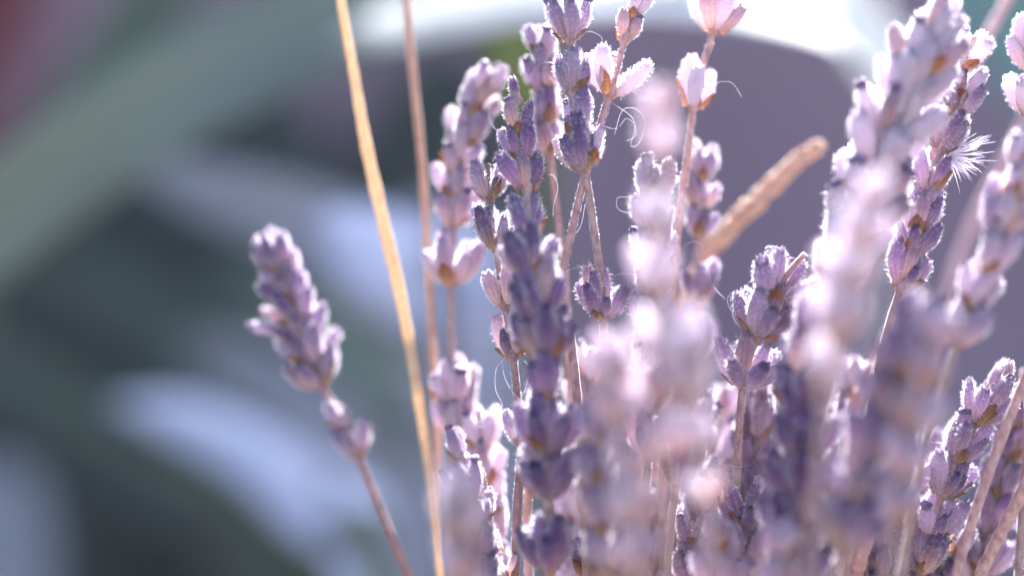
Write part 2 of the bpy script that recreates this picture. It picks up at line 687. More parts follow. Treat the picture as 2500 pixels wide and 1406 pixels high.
def slab(name, lo, hi, mat):
    (x0, y0, z0), (x1, y1, z1) = lo, hi
    V = [(x, y, z) for x in (x0, x1) for y in (y0, y1) for z in (z0, z1)]
    F = [(0, 1, 3, 2), (4, 6, 7, 5), (0, 4, 5, 1), (2, 3, 7, 6), (0, 2, 6, 4), (1, 5, 7, 3)]
    o = build(name, V, F, [mat], smooth=False)
    return o


wall = slab('garden_wall', (-3, 1.6, -0.05), (3, 1.8, 0.75), M['plaster'])
wall['kind'] = 'structure'


# ------------------------------------------------------------------ broad leaves behind the lavender
def blade(parent, pts, mat, cup=0.18, name='leaf', thick=0.0012):
    """pts: (px, py, depth mm, half width px, twist deg)"""
    world = [P(p[0], p[1], p[2]) for p in pts]
    path = catmull(world, 8)
    n = len(path)
    hw = catmull([(p[3] * PXM * (FOC + p[2] / 1000) / FOC, math.radians(p[4]), 0) for p in pts], 8)
    fr = frames(path)
    view = Vector((0, -1, 0))
    nv = 9
    V, F, K = [], [], []
    L = len(path)
    for side in (0, 1):
        for i, p in enumerate(path):
            t = fr[i][0]
            s0 = t.cross(view).normalized()
            s = Matrix.Rotation(hw[i].y, 3, t) @ s0
            nn = s.cross(t).normalized()
            w = max(hw[i].x, 0.0004)
            for j in range(nv):
                u = j / (nv - 1) * 2 - 1
                q = p + s * (u * w) + nn * (cup * w * u * u) - nn * (0.0009 * max(0, 1 - abs(u) * 4))
                q = q - nn * (thick * side * (1 - 0.8 * abs(u)))
                V.append(q)
                K.append((i / L, (u + 1) / 2, side))
    o = n * nv
    for i in range(n - 1):
        for j in range(nv - 1):
            a = i * nv + j
            F.append((a, a + 1, a + nv + 1, a + nv))
            F.append((o + a, o + a + nv, o + a + nv + 1, o + a + 1))
        for j, fl in ((0, 1), (nv - 1, 0)):
            a = i * nv + j
            f = (a, a + nv, o + a + nv, o + a)
            F.append(f if fl else tuple(reversed(f)))
    org = parent.location
    return build(name, [v - org for v in V], F, [mat], parent, cols=K)


def root_of(px, d, label, cat='plant', name='broad_leaf_plant'):
    p = P(px, 703, d)
    return empty(name, (p.x, p.y, 0), label, cat, 'broad leaved plants behind the lavender')


def down(px, py, d, hw, gx, tw=0):
    """points that carry a blade from its lowest seen point to the soil"""
    D = FOC + d / 1000
    zpy = 703 + CAM_H / (PXM * D / FOC)
    return [(gx, zpy + 40, d, hw * 0.35, tw), (gx * 0.6 + px * 0.4, zpy * 0.55 + py * 0.45, d, hw * 0.7, tw)]


pl = root_of(-500, 170, 'large plant with broad grey green leaves crossing diagonally')
blade(pl, down(-650, 1150, 190, 110, -520) + [(-420, 870, 150, 120, 10), (-80, 590, 125, 125, 10), (180, 400, 112, 130, 8), (430, 225, 108, 132, 5), (700, 95, 115, 132, 0), (900, 25, 120, 115, 0), (1020, -5, 120, 70, 0), (1120, -30, 120, 4, 0)], M['leaf_green'])
blade(pl, down(-250, 1100, 260, 120, -430) + [(-110, 720, 195, 85, 0), (105, 400, 190, 92, 0), (300, 120, 185, 90, 0), (470, -160, 180, 80, 0), (570, -400, 180, 5, 0)], M['leaf_moss'])

pl = root_of(2230, 120, 'pale silvery leaf arching high over the lavender', name='arching_leaf_plant')
blade(pl, down(2110, 900, 165, 12, 2080) + [(2150, 560, 165, 10, 0), (2190, 370, 155, 45, 40), (2130, 180, 130, 170, 46), (2000, 55, 95, 160, 46), (1760, 0, 56, 95, 22),
           (1450, 2, 42, 56, 0), (1180, 25, 72, 62, -5), (980, 58, 98, 55, 0), (800, 105, 112, 4, 0)], M['leaf_pale'])

pl = root_of(1250, 190, 'plant with blue grey strap leaves fanning out low behind the solitary sprig', name='strap_leaf_plant')
blade(pl, down(1190, 1050, 160, 130, 1230) + [(1130, 830, 150, 150, 0), (960, 670, 138, 135, 0), (750, 550, 135, 105, 0), (520, 470, 140, 75, 0), (350, 410, 145, 30, 0), (270, 385, 150, 3, 0)], M['leaf_slate'])
blade(pl, down(1230, 1000, 130, 60, 1240) + [(1150, 820, 125, 70, 0), (1040, 720, 120, 120, 0), (920, 620, 118, 115, 0), (830, 560, 118, 60, 0), (780, 530, 118, 4, 0)], M['leaf_blue'])
blade(pl, down(1010, 1650, 150, 90, 1180) + [(900, 1420, 140, 85, 0), (780, 1250, 140, 92, 0), (620, 1110, 145, 80, 0), (430, 1020, 155, 55, 0), (270, 985, 165, 4, 0)], M['leaf_blue'])
blade(pl, down(1130, 1650, 190, 80, 1220) + [(1010, 1420, 190, 80, 0), (900, 1200, 190, 85, 0), (760, 1010, 190, 80, 0), (580, 890, 200, 60, 0), (420, 840, 210, 4, 0)], M['leaf_slate'])
blade(pl, down(1160, 1450, 230, 60, 1260) + [(1080, 1180, 225, 70, 0), (960, 960, 225, 75, 0), (800, 800, 230, 60, 0), (600, 720, 240, 30, 0), (500, 700, 245, 4, 0)], M['leaf_green'])
for dx, dy, mt in ((-330, -160, 'leaf_moss'), (-560, 60, 'leaf_moss'), (-250, 120, 'leaf_moss')):
    blade(pl, down(1060, 1600, 270, 50, 1240) + [(1000 + dx * 0.6, 1300 + dy * 0.5, 265, 55, 0), (860 + dx * 0.9, 1080 + dy, 265, 60, 0), (660 + dx, 900 + dy, 270, 55, 0), (480 + dx, 800 + dy, 280, 30, 0), (380 + dx, 760 + dy, 285, 4, 0)], M[mt])
blade(pl, down(700, 1700, 210, 60, 900) + [(560, 1440, 205, 60, 0), (420, 1260, 205, 60, 0), (240, 1120, 210, 45, 0), (80, 1060, 215, 4, 0)], M['leaf_dark'])
blade(pl, down(980, 1600, 120, 40, 1200) + [(930, 1440, 125, 45, 0), (860, 1330, 130, 40, 0), (790, 1250, 135, 4, 0)], M['leaf_green'])

pl = root_of(100, 320, 'dark green broad leaves massed behind the paler ones', name='dark_leaf_plant')
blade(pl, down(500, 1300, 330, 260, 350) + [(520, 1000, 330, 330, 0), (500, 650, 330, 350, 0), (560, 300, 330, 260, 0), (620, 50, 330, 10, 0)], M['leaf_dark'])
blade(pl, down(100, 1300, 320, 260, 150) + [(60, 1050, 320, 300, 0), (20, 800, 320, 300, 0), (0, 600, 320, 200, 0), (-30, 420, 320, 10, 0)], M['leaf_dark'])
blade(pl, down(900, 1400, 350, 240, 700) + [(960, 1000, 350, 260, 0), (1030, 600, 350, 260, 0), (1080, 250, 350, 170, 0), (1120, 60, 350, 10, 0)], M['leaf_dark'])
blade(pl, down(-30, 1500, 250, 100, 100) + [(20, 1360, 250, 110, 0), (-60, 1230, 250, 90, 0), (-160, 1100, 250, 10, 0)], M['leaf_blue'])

pl = root_of(-100, 380, 'maroon leaf rising behind the silvery leaves', name='maroon_leaf_plant')
blade(pl, down(-100, 900, 380, 160, -80) + [(-160, 500, 380, 130, 0), (-90, 180, 380, 150, 0), (0, -80, 380, 150, 0), (80, -280, 380, 10, 0)], M['leaf_maroon'])
pl = root_of(2560, 170, 'teal leaf rising beyond the peach tinted sprig', name='teal_leaf_plant')
blade(pl, down(2640, 900, 180, 20, 2560) + [(2620, 450, 175, 30, 0), (2540, 180, 170, 110, 0), (2430, 20, 170, 130, 0), (2340, -110, 170, 60, 0), (2300, -170, 170, 4, 0)], M['leaf_teal'])
pl = root_of(1300, 120, 'small fresh green leaf under the pale arching leaf', name='small_leaf_plant')
blade(pl, down(1330, 900, 130, 20, 1300) + [(1340, 500, 130, 20, 0), (1310, 300, 120, 50, 0), (1270, 140, 110, 90, 0), (1230, 40, 105, 50, 0), (1220, 0, 105, 3, 0)], M['leaf_lime'])

# ------------------------------------------------------------------ lavender sprigs
N0, N1 = 8, 10
sprig('long violet sprig in the middle with a sharp dark purple tip and rusty bracts',
      [(1345, 1500, -9), (1338, 1250, -9), (1338, 1050, -10), (1330, 850, -10), (1302, 700, -9), (1292, 560, -6), (1282, 430, -2), (1266, 320, -0.5), (1253, 200, 0)],
      [(1335, 10, 22, 1.3), (1150, 11, 38, 1.35), (1045, 11, 34, 1.35), (925, 7, 12, 1.1), (812, 11, 34, 1.35), (720, 11, 32, 1.35), (625, 11, 30, 1.3), (525, 9, 22, 1.15), (418, 5, 22, 1.0), (345, 5, 24, 0.95), (280, 3, 18, 0.9), (215, 1, 0, 0.85)],
      'deep', 1, fuzz=True)
sprig('thin sprig with few grey striped calyces, twined against the long middle sprig',
      [(1255, 1500, 1), (1262, 1250, 1), (1272, 1090, 1), (1262, 960, 1), (1250, 850, 1), (1232, 740, 1.5), (1212, 620, 2), (1196, 480, 2.5), (1190, 400, 3)],
      [(1035, 3, 24, 1.05), (820, 4, 22, 1.1), (695, 3, 18, 1.1), (555, 7, 26, 1.1), (435, 5, 24, 1.05)], 'grey', 2, stem_col=(0.8, 0.75, 0.75))
sprig('soft sprig with bright white tips beside the russet straw, gaps of bare stem low down',
      [(1115, 1500, 13), (1110, 1250, 13), (1106, 1000, 13), (1102, 800, 13), (1104, 640, 13), (1112, 500, 13), (1128, 380, 13), (1160, 270, 13), (1210, 160, 13)],
      [(1010, 7, 26, 1.1), (935, 8, 34, 1.15), (640, 9, 38, 1.2), (500, 7, 28, 1.1), (440, 6, 34, 1.05), (375, 8, 28, 1.15), (305, 8, 30, 1.1), (240, 7, 30, 1.1), (180, 5, 22, 1.0)], 'dry', 3, fuzz=False)
sprig('dim purple sprig half hidden behind the tall sprig with gapped whorls',
      [(1390, 900, 9), (1375, 650, 9), (1345, 400, 9), (1332, 250, 9), (1322, 80, 9)],
      [(330, 7, 24, 1.05), (255, 7, 24, 1.05), (175, 7, 26, 1.05), (95, 6, 26, 1.0)], 'violet', 4, fuzz=False)
sprig('tall sprig with barrel shaped violet whorls and one lone whorl far down its stem',
      [(1490, 1400, 1), (1482, 1000, 1), (1474, 800, 0.5), (1466, 680, 0), (1446, 530, 0), (1428, 410, 0), (1408, 320, 0), (1402, 230, 0), (1396, 130, 0), (1386, 40, 0), (1380, -20, 0)],
      [(722, 9, 36, 1.2), (360, 9, 27, 1.2), (278, 9, 16, 1.15), (182, 9, 18, 1.1), (45, 7, 26, 1.15), (-60, 6, 20, 1.0)], 'violet', 5)
sprig('leaning pale sprig whose stem crosses the tall violet one, fluffy open whorls',
      [(1295, 1500, 4), (1288, 1250, 4), (1312, 950, 3), (1375, 660, 1), (1425, 440, 0.5), (1470, 290, 1), (1500, 190, 1), (1528, 90, 1), (1560, 0, 1), (1575, -60, 1)],
      [(345, 5, 34, 1.15), (175, 6, 30, 1.25), (55, 3, 16, 0.95), (0, 4, 18, 0.9), (-70, 5, 20, 1.0)], 'pale', 6, stem_col=(1.2, 1.1, 1.1))
sprig('slender sprig with two spaced pearly whorls on a bare pinkish stem',
      [(1610, 1400, 7), (1630, 900, 7), (1655, 560, 6), (1676, 400, 6), (1692, 270, 6), (1715, 170, 6), (1745, 60, 6), (1765, -40, 6)],
      [(205, 5, 20, 1.25), (20, 6, 34, 1.25), (-80, 6, 20, 1.0)], 'pale', 7, stem_col=(1.35, 1.2, 1.1))
sprig('ghostly pale pink sprig, softest of all, rising in front of the slim lilac one',
      [(1640, 1500, -36), (1625, 1200, -38), (1610, 900, -40), (1602, 600, -42), (1602, 400, -44), (1606, 200, -48)],
      [(1060, 7, 28, 1.0), (930, 7, 28, 1.0), (800, 7, 28, 1.0), (660, 7, 26, 1.0), (520, 6, 24, 1.0), (340, 3, 16, 0.9), (250, 2, 12, 0.85)], 'veil_milk', 8, fuzz=False)
sprig('slim lilac sprig with crisp white edged calyces, veiled by the pale pink sprig',
      [(1565, 1500, -3), (1580, 1150, -3), (1588, 850, -3), (1595, 650, -3), (1597, 520, -3), (1597, 430, -3)],
      [(1060, 8, 24, 1.1), (955, 8, 26, 1.1), (860, 8, 24, 1.1), (770, 8, 24, 1.1), (690, 8, 24, 1.1), (605, 8, 26, 1.15), (525, 8, 24, 1.1), (450, 7, 18, 1.1)], 'rose', 9)
sprig('small lilac sprig with round whorls beyond the slender pearly one',
      [(1690, 1400, 12), (1695, 1000, 12), (1702, 700, 12), (1710, 500, 12), (1718, 370, 12)],
      [(830, 8, 28, 1.0), (700, 8, 26, 1.0), (535, 7, 24, 0.95), (470, 7, 26, 1.0), (395, 6, 22, 1.0)], 'violet', 10, fuzz=False)
sprig('crisp tilted sprig with open whorls showing tan bracts, below the tan seed spike',
      [(1790, 1500, 2), (1800, 1150, 2), (1812, 950, 1), (1838, 850, 0), (1872, 770, 0), (1915, 680, -1), (1965, 620, -3)],
      [(885, 11, 46, 1.25), (765, 11, 44, 1.3), (675, 10, 44, 1.3)], 'violet', 12)
sprig('lilac sprig with pale finger shaped calyces below the crisp tilted sprig',
      [(1840, 1500, 9), (1842, 1250, 9), (1846, 1100, 9), (1850, 980, 9)],
      [(1180, 9, 30, 1.15), (1095, 9, 30, 1.15), (1010, 9, 24, 1.2)], 'violet', 14, fuzz=False)
sprig('low sprig ending in a crumpled violet and white whorl',
      [(1790, 1600, -1), (1800, 1450, -1), (1818, 1330, -1), (1826, 1230, -1)],
      [(1400, 9, 34, 1.1), (1320, 9, 34, 1.15), (1250, 10, 32, 1.2)], 'violet', 15)
sprig('stout deep purple sprig standing in front of the bundle, softly blurred',
      [(1930, 1600, -14), (1945, 1350, -14), (1955, 1100, -14), (1975, 900, -14), (2000, 720, -14)],
      [(1370, 12, 36, 1.4), (1265, 12, 36, 1.4), (1160, 12, 36, 1.4), (1060, 12, 36, 1.4), (960, 12, 36, 1.4), (865, 11, 34, 1.35), (775, 9, 28, 1.25)], 'deep', 16, fuzz=False)
sprig('very soft pale sprig with a glowing tan bract, before the broad sprig',
      [(1960, 1500, -40), (2000, 1100, -42), (2040, 800, -44), (2080, 620, -44), (2140, 420, -44)],
      [(900, 7, 34, 1.05), (770, 8, 36, 1.05), (660, 8, 34, 1.05), (550, 7, 30, 1.0), (450, 5, 24, 0.95)], 'veil_milk', 17, fuzz=False)
sprig('broad crowded pale lilac sprig, the thickest, leaning towards the bare stems',
      [(1990, 1500, -9), (2010, 1000, -9), (2050, 720, -9), (2095, 540, -9), (2150, 380, -9), (2210, 230, -9), (2272, 100, -9), (2290, 50, -9)],
      [(660, 11, 36, 1.3), (585, 12, 40, 1.4), (510, 12, 42, 1.45), (430, 12, 42, 1.5), (350, 12, 42, 1.5), (270, 12, 42, 1.5), (190, 12, 42, 1.45), (120, 11, 38, 1.4), (60, 8, 28, 1.2)], 'pale', 18)
sprig('pale sprig top tucked against the head of the broad crowded one',
      [(2110, 1000, 5), (2200, 700, 5), (2290, 350, 5), (2350, 180, 2), (2380, 90, 0)],
      [(190, 6, 34, 1.1), (110, 6, 30, 1.1)], 'pale', 33, fuzz=False)
sprig('crisp violet sprig with gold bracts and a white seed tuft caught on it',
      [(2060, 1500, 0), (2100, 1150, 0), (2140, 920, 0), (2180, 760, 0), (2222, 650, 0), (2252, 520, 0), (2280, 410, 0), (2325, 310, 0), (2358, 220, 0)],
      [(655, 9, 22, 1.15), (575, 5, 30, 1.0), (515, 9, 22, 1.2), (415, 8, 24, 1.15), (315, 6, 26, 1.15), (240, 3, 16, 1.0)], 'violet', 19)
sprig('soft mauve sprig leaning outward past the seed tuft, with dark rusty bracts',
      [(2180, 1500, -14), (2260, 1100, -14), (2330, 860, -14), (2385, 710, -14), (2430, 570, -14), (2475, 440, -14), (2500, 360, -14)],
      [(790, 7, 26, 1.1), (700, 8, 26, 1.15), (615, 8, 26, 1.15), (525, 8, 26, 1.15), (440, 7, 24, 1.15), (370, 4, 18, 1.0)], 'rose', 20, fuzz=False)
sprig('peach tinted sprig rising at the outer edge of the bundle',
      [(2480, 1500, 3), (2510, 1000, 3), (2525, 600, 3), (2520, 300, 3), (2515, 60, 3)],
      [(235, 6, 26, 1.1), (115, 8, 30, 1.2)], 'peach', 21)
sprig('crisp lilac sprig bending outward low on the edge, ending in a pale withered flower',
      [(2215, 1600, 3), (2240, 1440, 3), (2270, 1300, 3), (2320, 1160, 3), (2375, 1050, 3), (2420, 960, 3), (2450, 890, 3)],
      [(1345, 8, 30, 1.1), (1260, 9, 30, 1.2), (1155, 9, 30, 1.2), (1070, 9, 28, 1.2), (980, 8, 24, 1.15), (910, 3, 14, 0.95)], 'violet', 22)
sprig('shaggy dark sprig behind the crisp outward bending one',
      [(2370, 1600, 9), (2400, 1400, 9), (2440, 1200, 9), (2480, 1000, 9), (2500, 900, 9)],
      [(1350, 8, 32, 1.1), (1260, 8, 30, 1.1), (1170, 8, 30, 1.1), (1080, 8, 30, 1.1), (990, 8, 30, 1.1)], 'violet', 23, fuzz=False)
sprig('soft mauve sprig in front of the crisp one with gold bracts, rust coloured below',
      [(2010, 1600, -24), (2050, 1400, -24), (2110, 1150, -24), (2190, 900, -24), (2265, 700, -24)],
      [(1280, 10, 34, 1.25), (1170, 10, 36, 1.3), (1065, 10, 36, 1.3), (960, 10, 36, 1.3), (860, 10, 34, 1.25), (770, 8, 28, 1.15)], 'violet', 24, fuzz=False)
sprig('sprig with one large urn shaped purple whorl above a clean stem, in the low tangle',
      [(1615, 1600, -4), (1630, 1380, -4), (1645, 1240, -4), (1662, 1130, -4), (1690, 1000, -6)],
      [(1120, 9, 22, 1.3), (1010, 8, 24, 1.2)], 'violet', 25)
sprig('white topped hazy sprig low in front, shading to peach',
      [(1545, 1600, -34), (1545, 1400, -35), (1540, 1200, -36), (1520, 1000, -36), (1485, 840, -38)],
      [(1350, 7, 32, 1.05), (1230, 7, 32, 1.05), (1110, 7, 32, 1.05), (990, 8, 34, 1.05), (880, 8, 36, 1.1)], 'peach', 26, fuzz=False)
sprig('plum coloured sprig low in front between the middle sprig and the peach one',
      [(1470, 1600, -18), (1470, 1350, -18), (1465, 1100, -18), (1470, 960, -18)],
      [(1350, 8, 24, 1.1), (1250, 8, 24, 1.1), (1150, 8, 24, 1.1), (1040, 7, 22, 1.1)], 'violet', 27, fuzz=False)
sprig('faint pink sprig low in front of the golden straw, almost dissolved',
      [(1160, 1700, -38), (1150, 1500, -40), (1135, 1350, -42), (1120, 1180, -44)],
      [(1440, 8, 28, 1.1), (1350, 8, 28, 1.1), (1260, 8, 26, 1.1), (1190, 6, 20, 1.0)], 'veil_milk', 28, fuzz=False)
sprig('short violet sprig with a neat budded tip beside the golden straw',
      [(1185, 1600, -4), (1175, 1400, -4), (1155, 1250, -4), (1130, 1150, -4), (1110, 1075, -4)],
      [(1400, 7, 26, 1.1), (1320, 7, 26, 1.1), (1245, 6, 24, 1.05), (1170, 4, 22, 1.05), (1085, 2, 8, 0.95)], 'violet', 34)
sprig('almost bare thin sprig with scraps of straw coloured bracts',
      [(1235, 1600, 0), (1228, 1420, 0), (1210, 1330, 0), (1192, 1230, 0), (1180, 1150, 0)],
      [(1370, 3, 34, 0.9), (1310, 2, 30, 0.7), (1190, 2, 20, 0.8)], 'straw', 29, stem_r=0.0004)
sprig('pale lilac sprig behind the short budded one',
      [(1205, 1600, 11), (1200, 1350, 11), (1185, 1150, 11), (1170, 1000, 11)],
      [(1380, 8, 28, 1.05), (1290, 8, 28, 1.05), (1210, 8, 28, 1.05), (1130, 8, 28, 1.05), (1050, 7, 26, 1.05)], 'pale', 35, fuzz=False)
sprig('solitary sprig leaning away on its own, apart from the bundle, white rimmed',
      [(1040, 1500, 17), (995, 1400, 17), (930, 1250, 17), (868, 1105, 17), (830, 1020, 17), (780, 930, 17), (745, 830, 17), (705, 720, 17), (675, 640, 17), (654, 580, 17)],
      [(1070, 5, 24, 1.0), (1000, 3, 20, 0.95), (890, 9, 42, 1.12), (838, 9, 42, 1.12), (788, 8, 42, 1.1), (742, 8, 40, 1.05), (700, 8, 36, 1.0), (660, 8, 36, 0.95), (622, 7, 34, 0.9), (590, 6, 26, 0.85)], 'violet', 30, fuzz=False, extra=[(700, 815, -1, 0.12, 1.5)], stem_col=(0.85, 0.7, 0.75))
sprig('milky sprig added as haze close in front of the slim lilac one',  # added sprig; its blur and whitened colour stand in for veiling haze
      [(1760, 1600, -40), (1740, 1400, -42), (1710, 1150, -44), (1685, 950, -46), (1670, 820, -46)],
      [(1180, 6, 32, 0.95), (1050, 7, 34, 0.95), (930, 8, 36, 1.0), (840, 7, 32, 1.0)], 'veil_milk', 61, fuzz=False)
sprig('milky violet sprig added close in front as haze between the outward leaning sprigs',  # added near the lens so its blur lays a pale haze here
      [(2130, 1600, -34), (2170, 1350, -36), (2215, 1100, -36), (2260, 900, -36), (2300, 780, -36)],
      [(1230, 6, 30, 0.95), (1110, 7, 34, 1.0), (1000, 7, 34, 1.0), (890, 7, 34, 1.0), (800, 6, 28, 0.95)], 'rose', 62, fuzz=False)
# fillers of the low tangle
fill = [
    ('deep violet sprig rooted low between the middle sprig and the plum one', 1425, 1330, 3, 'deep', 41, 0),
    ('violet sprig low behind the urn shaped whorl', 1725, 1130, 8, 'violet', 42, 0),
    ('shadowed violet sprig low behind the crumpled whorl', 1890, 1120, 14, 'deep', 43, 10),
    ('rose sprig low before the stout deep purple one', 1900, 1300, -24, 'rose', 44, 10),
    ('violet sprig low behind the clean stem of the rust mauve sprig', 2190, 1010, 10, 'violet', 45, 30),
    ('small lilac sprig under the crisp outward bending one', 2330, 1290, 6, 'violet', 46, 30),
    ('lilac sprig behind the middle, brightening above the plum one', 1440, 860, 12, 'pale', 47, 10),
    ('pale sprig low behind the slim lilac one', 1540, 1090, 14, 'pale', 48, 0),
    ('mauve sprig low between the urn whorl and the finger shaped one', 1755, 1280, -12, 'rose', 49, 5),
    ('dusky sprig low behind the straight brown stem', 1400, 1120, 18, 'violet', 51, -5),
    ('dusky sprig low behind the plum one', 1500, 1010, 20, 'rose', 52, 0),
    ('dusky violet sprig low behind the milky head', 1620, 1060, 16, 'violet', 53, 5),
    ('dusky violet sprig low behind the lilac finger shaped calyces', 1790, 1070, 22, 'violet', 54, 5),
    ('dusky violet sprig between the stout purple sprig and the rust mauve one', 2080, 900, 14, 'deep', 55, 25),
    ('dusky violet sprig low behind the milky violet one', 2200, 1140, 3, 'violet', 56, 35),
    ('short deep violet sprig by the foot of the bare crossing stem', 2280, 1230, 14, 'violet', 57, 30),
    ('short violet sprig by the foot of the urn shaped whorl', 1690, 1270, 2, 'violet', 58, 0),
    ('pale small budded sprig low between the urn whorl and the crumpled one', 1740, 1190, 5, 'pale', 71, 0),
    ('pale small budded sprig low behind the stout purple one', 1880, 1180, 5, 'pale', 72, 8),
    ('lilac small budded sprig low beside the brown stem with a bright edge', 2150, 1180, 7, 'pale', 73, 25),
    ('lilac small budded sprig low under the outward bending sprig', 2240, 1060, 18, 'violet', 74, 30),
    ('pale small budded sprig low beside the thick pale brown stem', 2400, 1250, 11, 'pale', 75, 25),
    ('lilac small budded sprig low behind the plum and the peach ones', 1570, 1210, 6, 'pale', 76, 0),
    ('dusty lilac sprig behind the milky head and the tilted sprig', 1750, 960, 18, 'pale', 77, 5),
    ('grey violet sprig at the foot of the stout purple one', 2040, 1180, 6, 'grey', 50, 20),
]
for lab, x, top, d, tn, sd, lean in fill:
    RR = random.Random(sd)
    pts = [(x - lean * 1.6, 1600, d), (x - lean, 1400, d), (x - lean * 0.4, (1400 + top) / 2, d), (x + lean * 0.3, top, d)]
    wh = []
    y = top + 20
    while y < 1440:
        wh.append((y, RR.choice([8, 9]), RR.uniform(24, 34), RR.uniform(1.05, 1.2)))
        y += RR.uniform(82, 100)
    wh[0] = (wh[0][0], 6, 20, 1.0)
    sprig(lab, pts, wh, tn, sd, fuzz=False)


# ------------------------------------------------------------------ straws, bare stems and the seed spike
def bare(name, label, cat, pts, mat, r_px, group=None, flat=1.0, col=(1, 1, 1), sides=8, rb=0.06, seed=1, square=0.5, swell=0.0):
    R = random.Random(seed)
    world = [P(*p) for p in pts]
    low = world[0]
    dirn = (world[0] - world[1]).normalized()
    mid = low + dirn * 0.05
    gx = mid.x + (BASE_C.x - mid.x) * 0.4
    world = [Vector((gx, mid.y, -0.004)), Vector((gx * 0.5 + mid.x * 0.5, mid.y, mid.z * 0.5)), mid] + world
    path = catmull(world, 10)
    n = len(path)
    rad = [r_px * PXM * (1 + R.uniform(-rb, rb)) * (1 + swell * math.exp(-((i / n - 0.62) / 0.16) ** 2)) for i in range(n)]
    org = world[0] + Vector((0, 0, 0.004))
    V, F = tube_data([p - org for p in path], rad, sides, square)
    if flat != 1.0:
        for i in range(n):
            for k in range(sides):
                v = V[i * sides + k]
                v.y = (path[i] - org).y + (v.y - (path[i] - org).y) * flat
    o = build(name, V, F, [mat])
    o.location = org
    o.color = (*col, 1)
    tag(o, label, cat, group)
    return o, path, org


bare('straw', 'golden flattened straw bending past the lavender bundle', 'straw',
     [(1085, 1500, 12), (1062, 1250, 12), (1030, 1030, 12), (985, 760, 12), (935, 540, 12), (893, 350, 12), (862, 170, 12), (832, 0, 12), (815, -120, 12)], M['straw'], 11, 'dry straws', 0.45, rb=0.08, swell=0.55)
bare('straw', 'thin russet straw standing upright behind the golden one', 'straw',
     [(1075, 1500, 17), (1072, 1200, 17), (1062, 950, 17), (1045, 650, 17), (1030, 400, 17), (1005, 150, 17), (992, 0, 17), (985, -100, 17)], M['russet'], 10.5, 'dry straws')
bare('bare_stem', 'bare brown stem crossing the crisp outward bending sprig', 'stem',
     [(2310, 1500, -5), (2355, 1330, -5), (2430, 1110, -5), (2505, 920, -5), (2560, 780, -5)], M['stem'], 13, 'bare lavender stems', col=(1.3, 1.2, 1.2))
bare('bare_stem', 'thick pale brown stem at the bottom outer corner of the bundle', 'stem',
     [(2350, 1500, 0), (2400, 1385, 0), (2470, 1250, 0), (2560, 1080, 0)], M['stem'], 16, 'bare lavender stems', col=(1.4, 1.25, 1.15))
bare('bare_stem', 'straight brown stem rising beside the plum sprig', 'stem',
     [(1436, 1500, 0), (1430, 1300, 0), (1420, 1100, 0), (1405, 930, 0), (1390, 800, 2)], M['stem'], 12, 'bare lavender stems', col=(0.9, 0.85, 0.85))
bare('bare_stem', 'blurred grey stem far behind the soft mauve sprig', 'stem',
     [(2250, 900, 45), (2370, 560, 45), (2470, 370, 45), (2560, 200, 45)], M['stem'], 14, 'bare lavender stems', col=(1.4, 1.4, 1.6))
bare('bare_stem', 'blurred grey stem above the peach tinted sprig', 'stem',
     [(2250, 600, 25), (2340, 250, 25), (2400, 110, 25), (2470, -20, 25), (2540, -150, 25)], M['stem'], 14, 'bare lavender stems', col=(1.6, 1.5, 1.6))
bare('bare_stem', 'stout tan stem in the low tangle by the crumpled whorl', 'stem',
     [(1810, 1500, -2), (1845, 1400, -2), (1880, 1320, -2), (1905, 1270, -2)], M['stem'], 18, 'bare lavender stems', col=(1.6, 1.3, 1.1))
bare('bare_stem', 'rosy stem slanting low in front of the stout purple sprig', 'stem',
     [(2040, 1500, -12), (2060, 1300, -12), (2075, 1050, -12), (2100, 950, -12)], M['stem'], 14, 'bare lavender stems', col=(1.3, 1.0, 1.05))
bare('bare_stem', 'brown stem with a bright edge rising under the rust mauve sprig', 'stem',
     [(2070, 1500, 0), (2095, 1380, 0), (2130, 1270, 0), (2160, 1170, 0)], M['stem'], 20, 'bare lavender stems', col=(1.2, 1.05, 1.0))

# tan seed spike: a shaft with close-set scales
e_pts = [(1560, 1200, 20), (1620, 880, 20), (1690, 670, 20), (1760, 580, 20), (1840, 500, 20), (1920, 420, 20), (1995, 360, 20)]
ob, path, org = bare('shaft', 'x x x x', 'x', e_pts[:3] + e_pts[3:], M['seed'], 9, None, col=(1, 1, 1), seed=5)
for k in ('label', 'category'):
    del ob[k]
spike = empty('seed_spike', org, 'tan seed spike slanting across behind the pearly sprig', 'seed spike')
ob.parent = spike
ob.location = (0, 0, 0)
fr = frames(path)
R = random.Random(77)
scale_me = None
V, F = [], []
for i, (z, r) in enumerate([(0, 0.5), (0.3, 0.95), (0.6, 1.0), (0.85, 0.6), (1.0, 0.12)]):
    for k in range(8):
        an = 2 * math.pi * k / 8
        V.append(Vector((math.cos(an) * r * 0.00085, math.sin(an) * r * 0.0006, z * 0.0036)))
for i in range(4):
    for k in range(8):
        F.append((i * 8 + k, i * 8 + (k + 1) % 8, i * 8 + 8 + (k + 1) % 8, i * 8 + 8 + k))
F.append(tuple(range(32, 40)))
F.append(tuple(reversed(range(8))))
tmp = build('scale', V, F, [M['seed']])
scale_me = tmp.data
bpy.data.objects.remove(tmp)
tip_len = 0.0
acc = 0
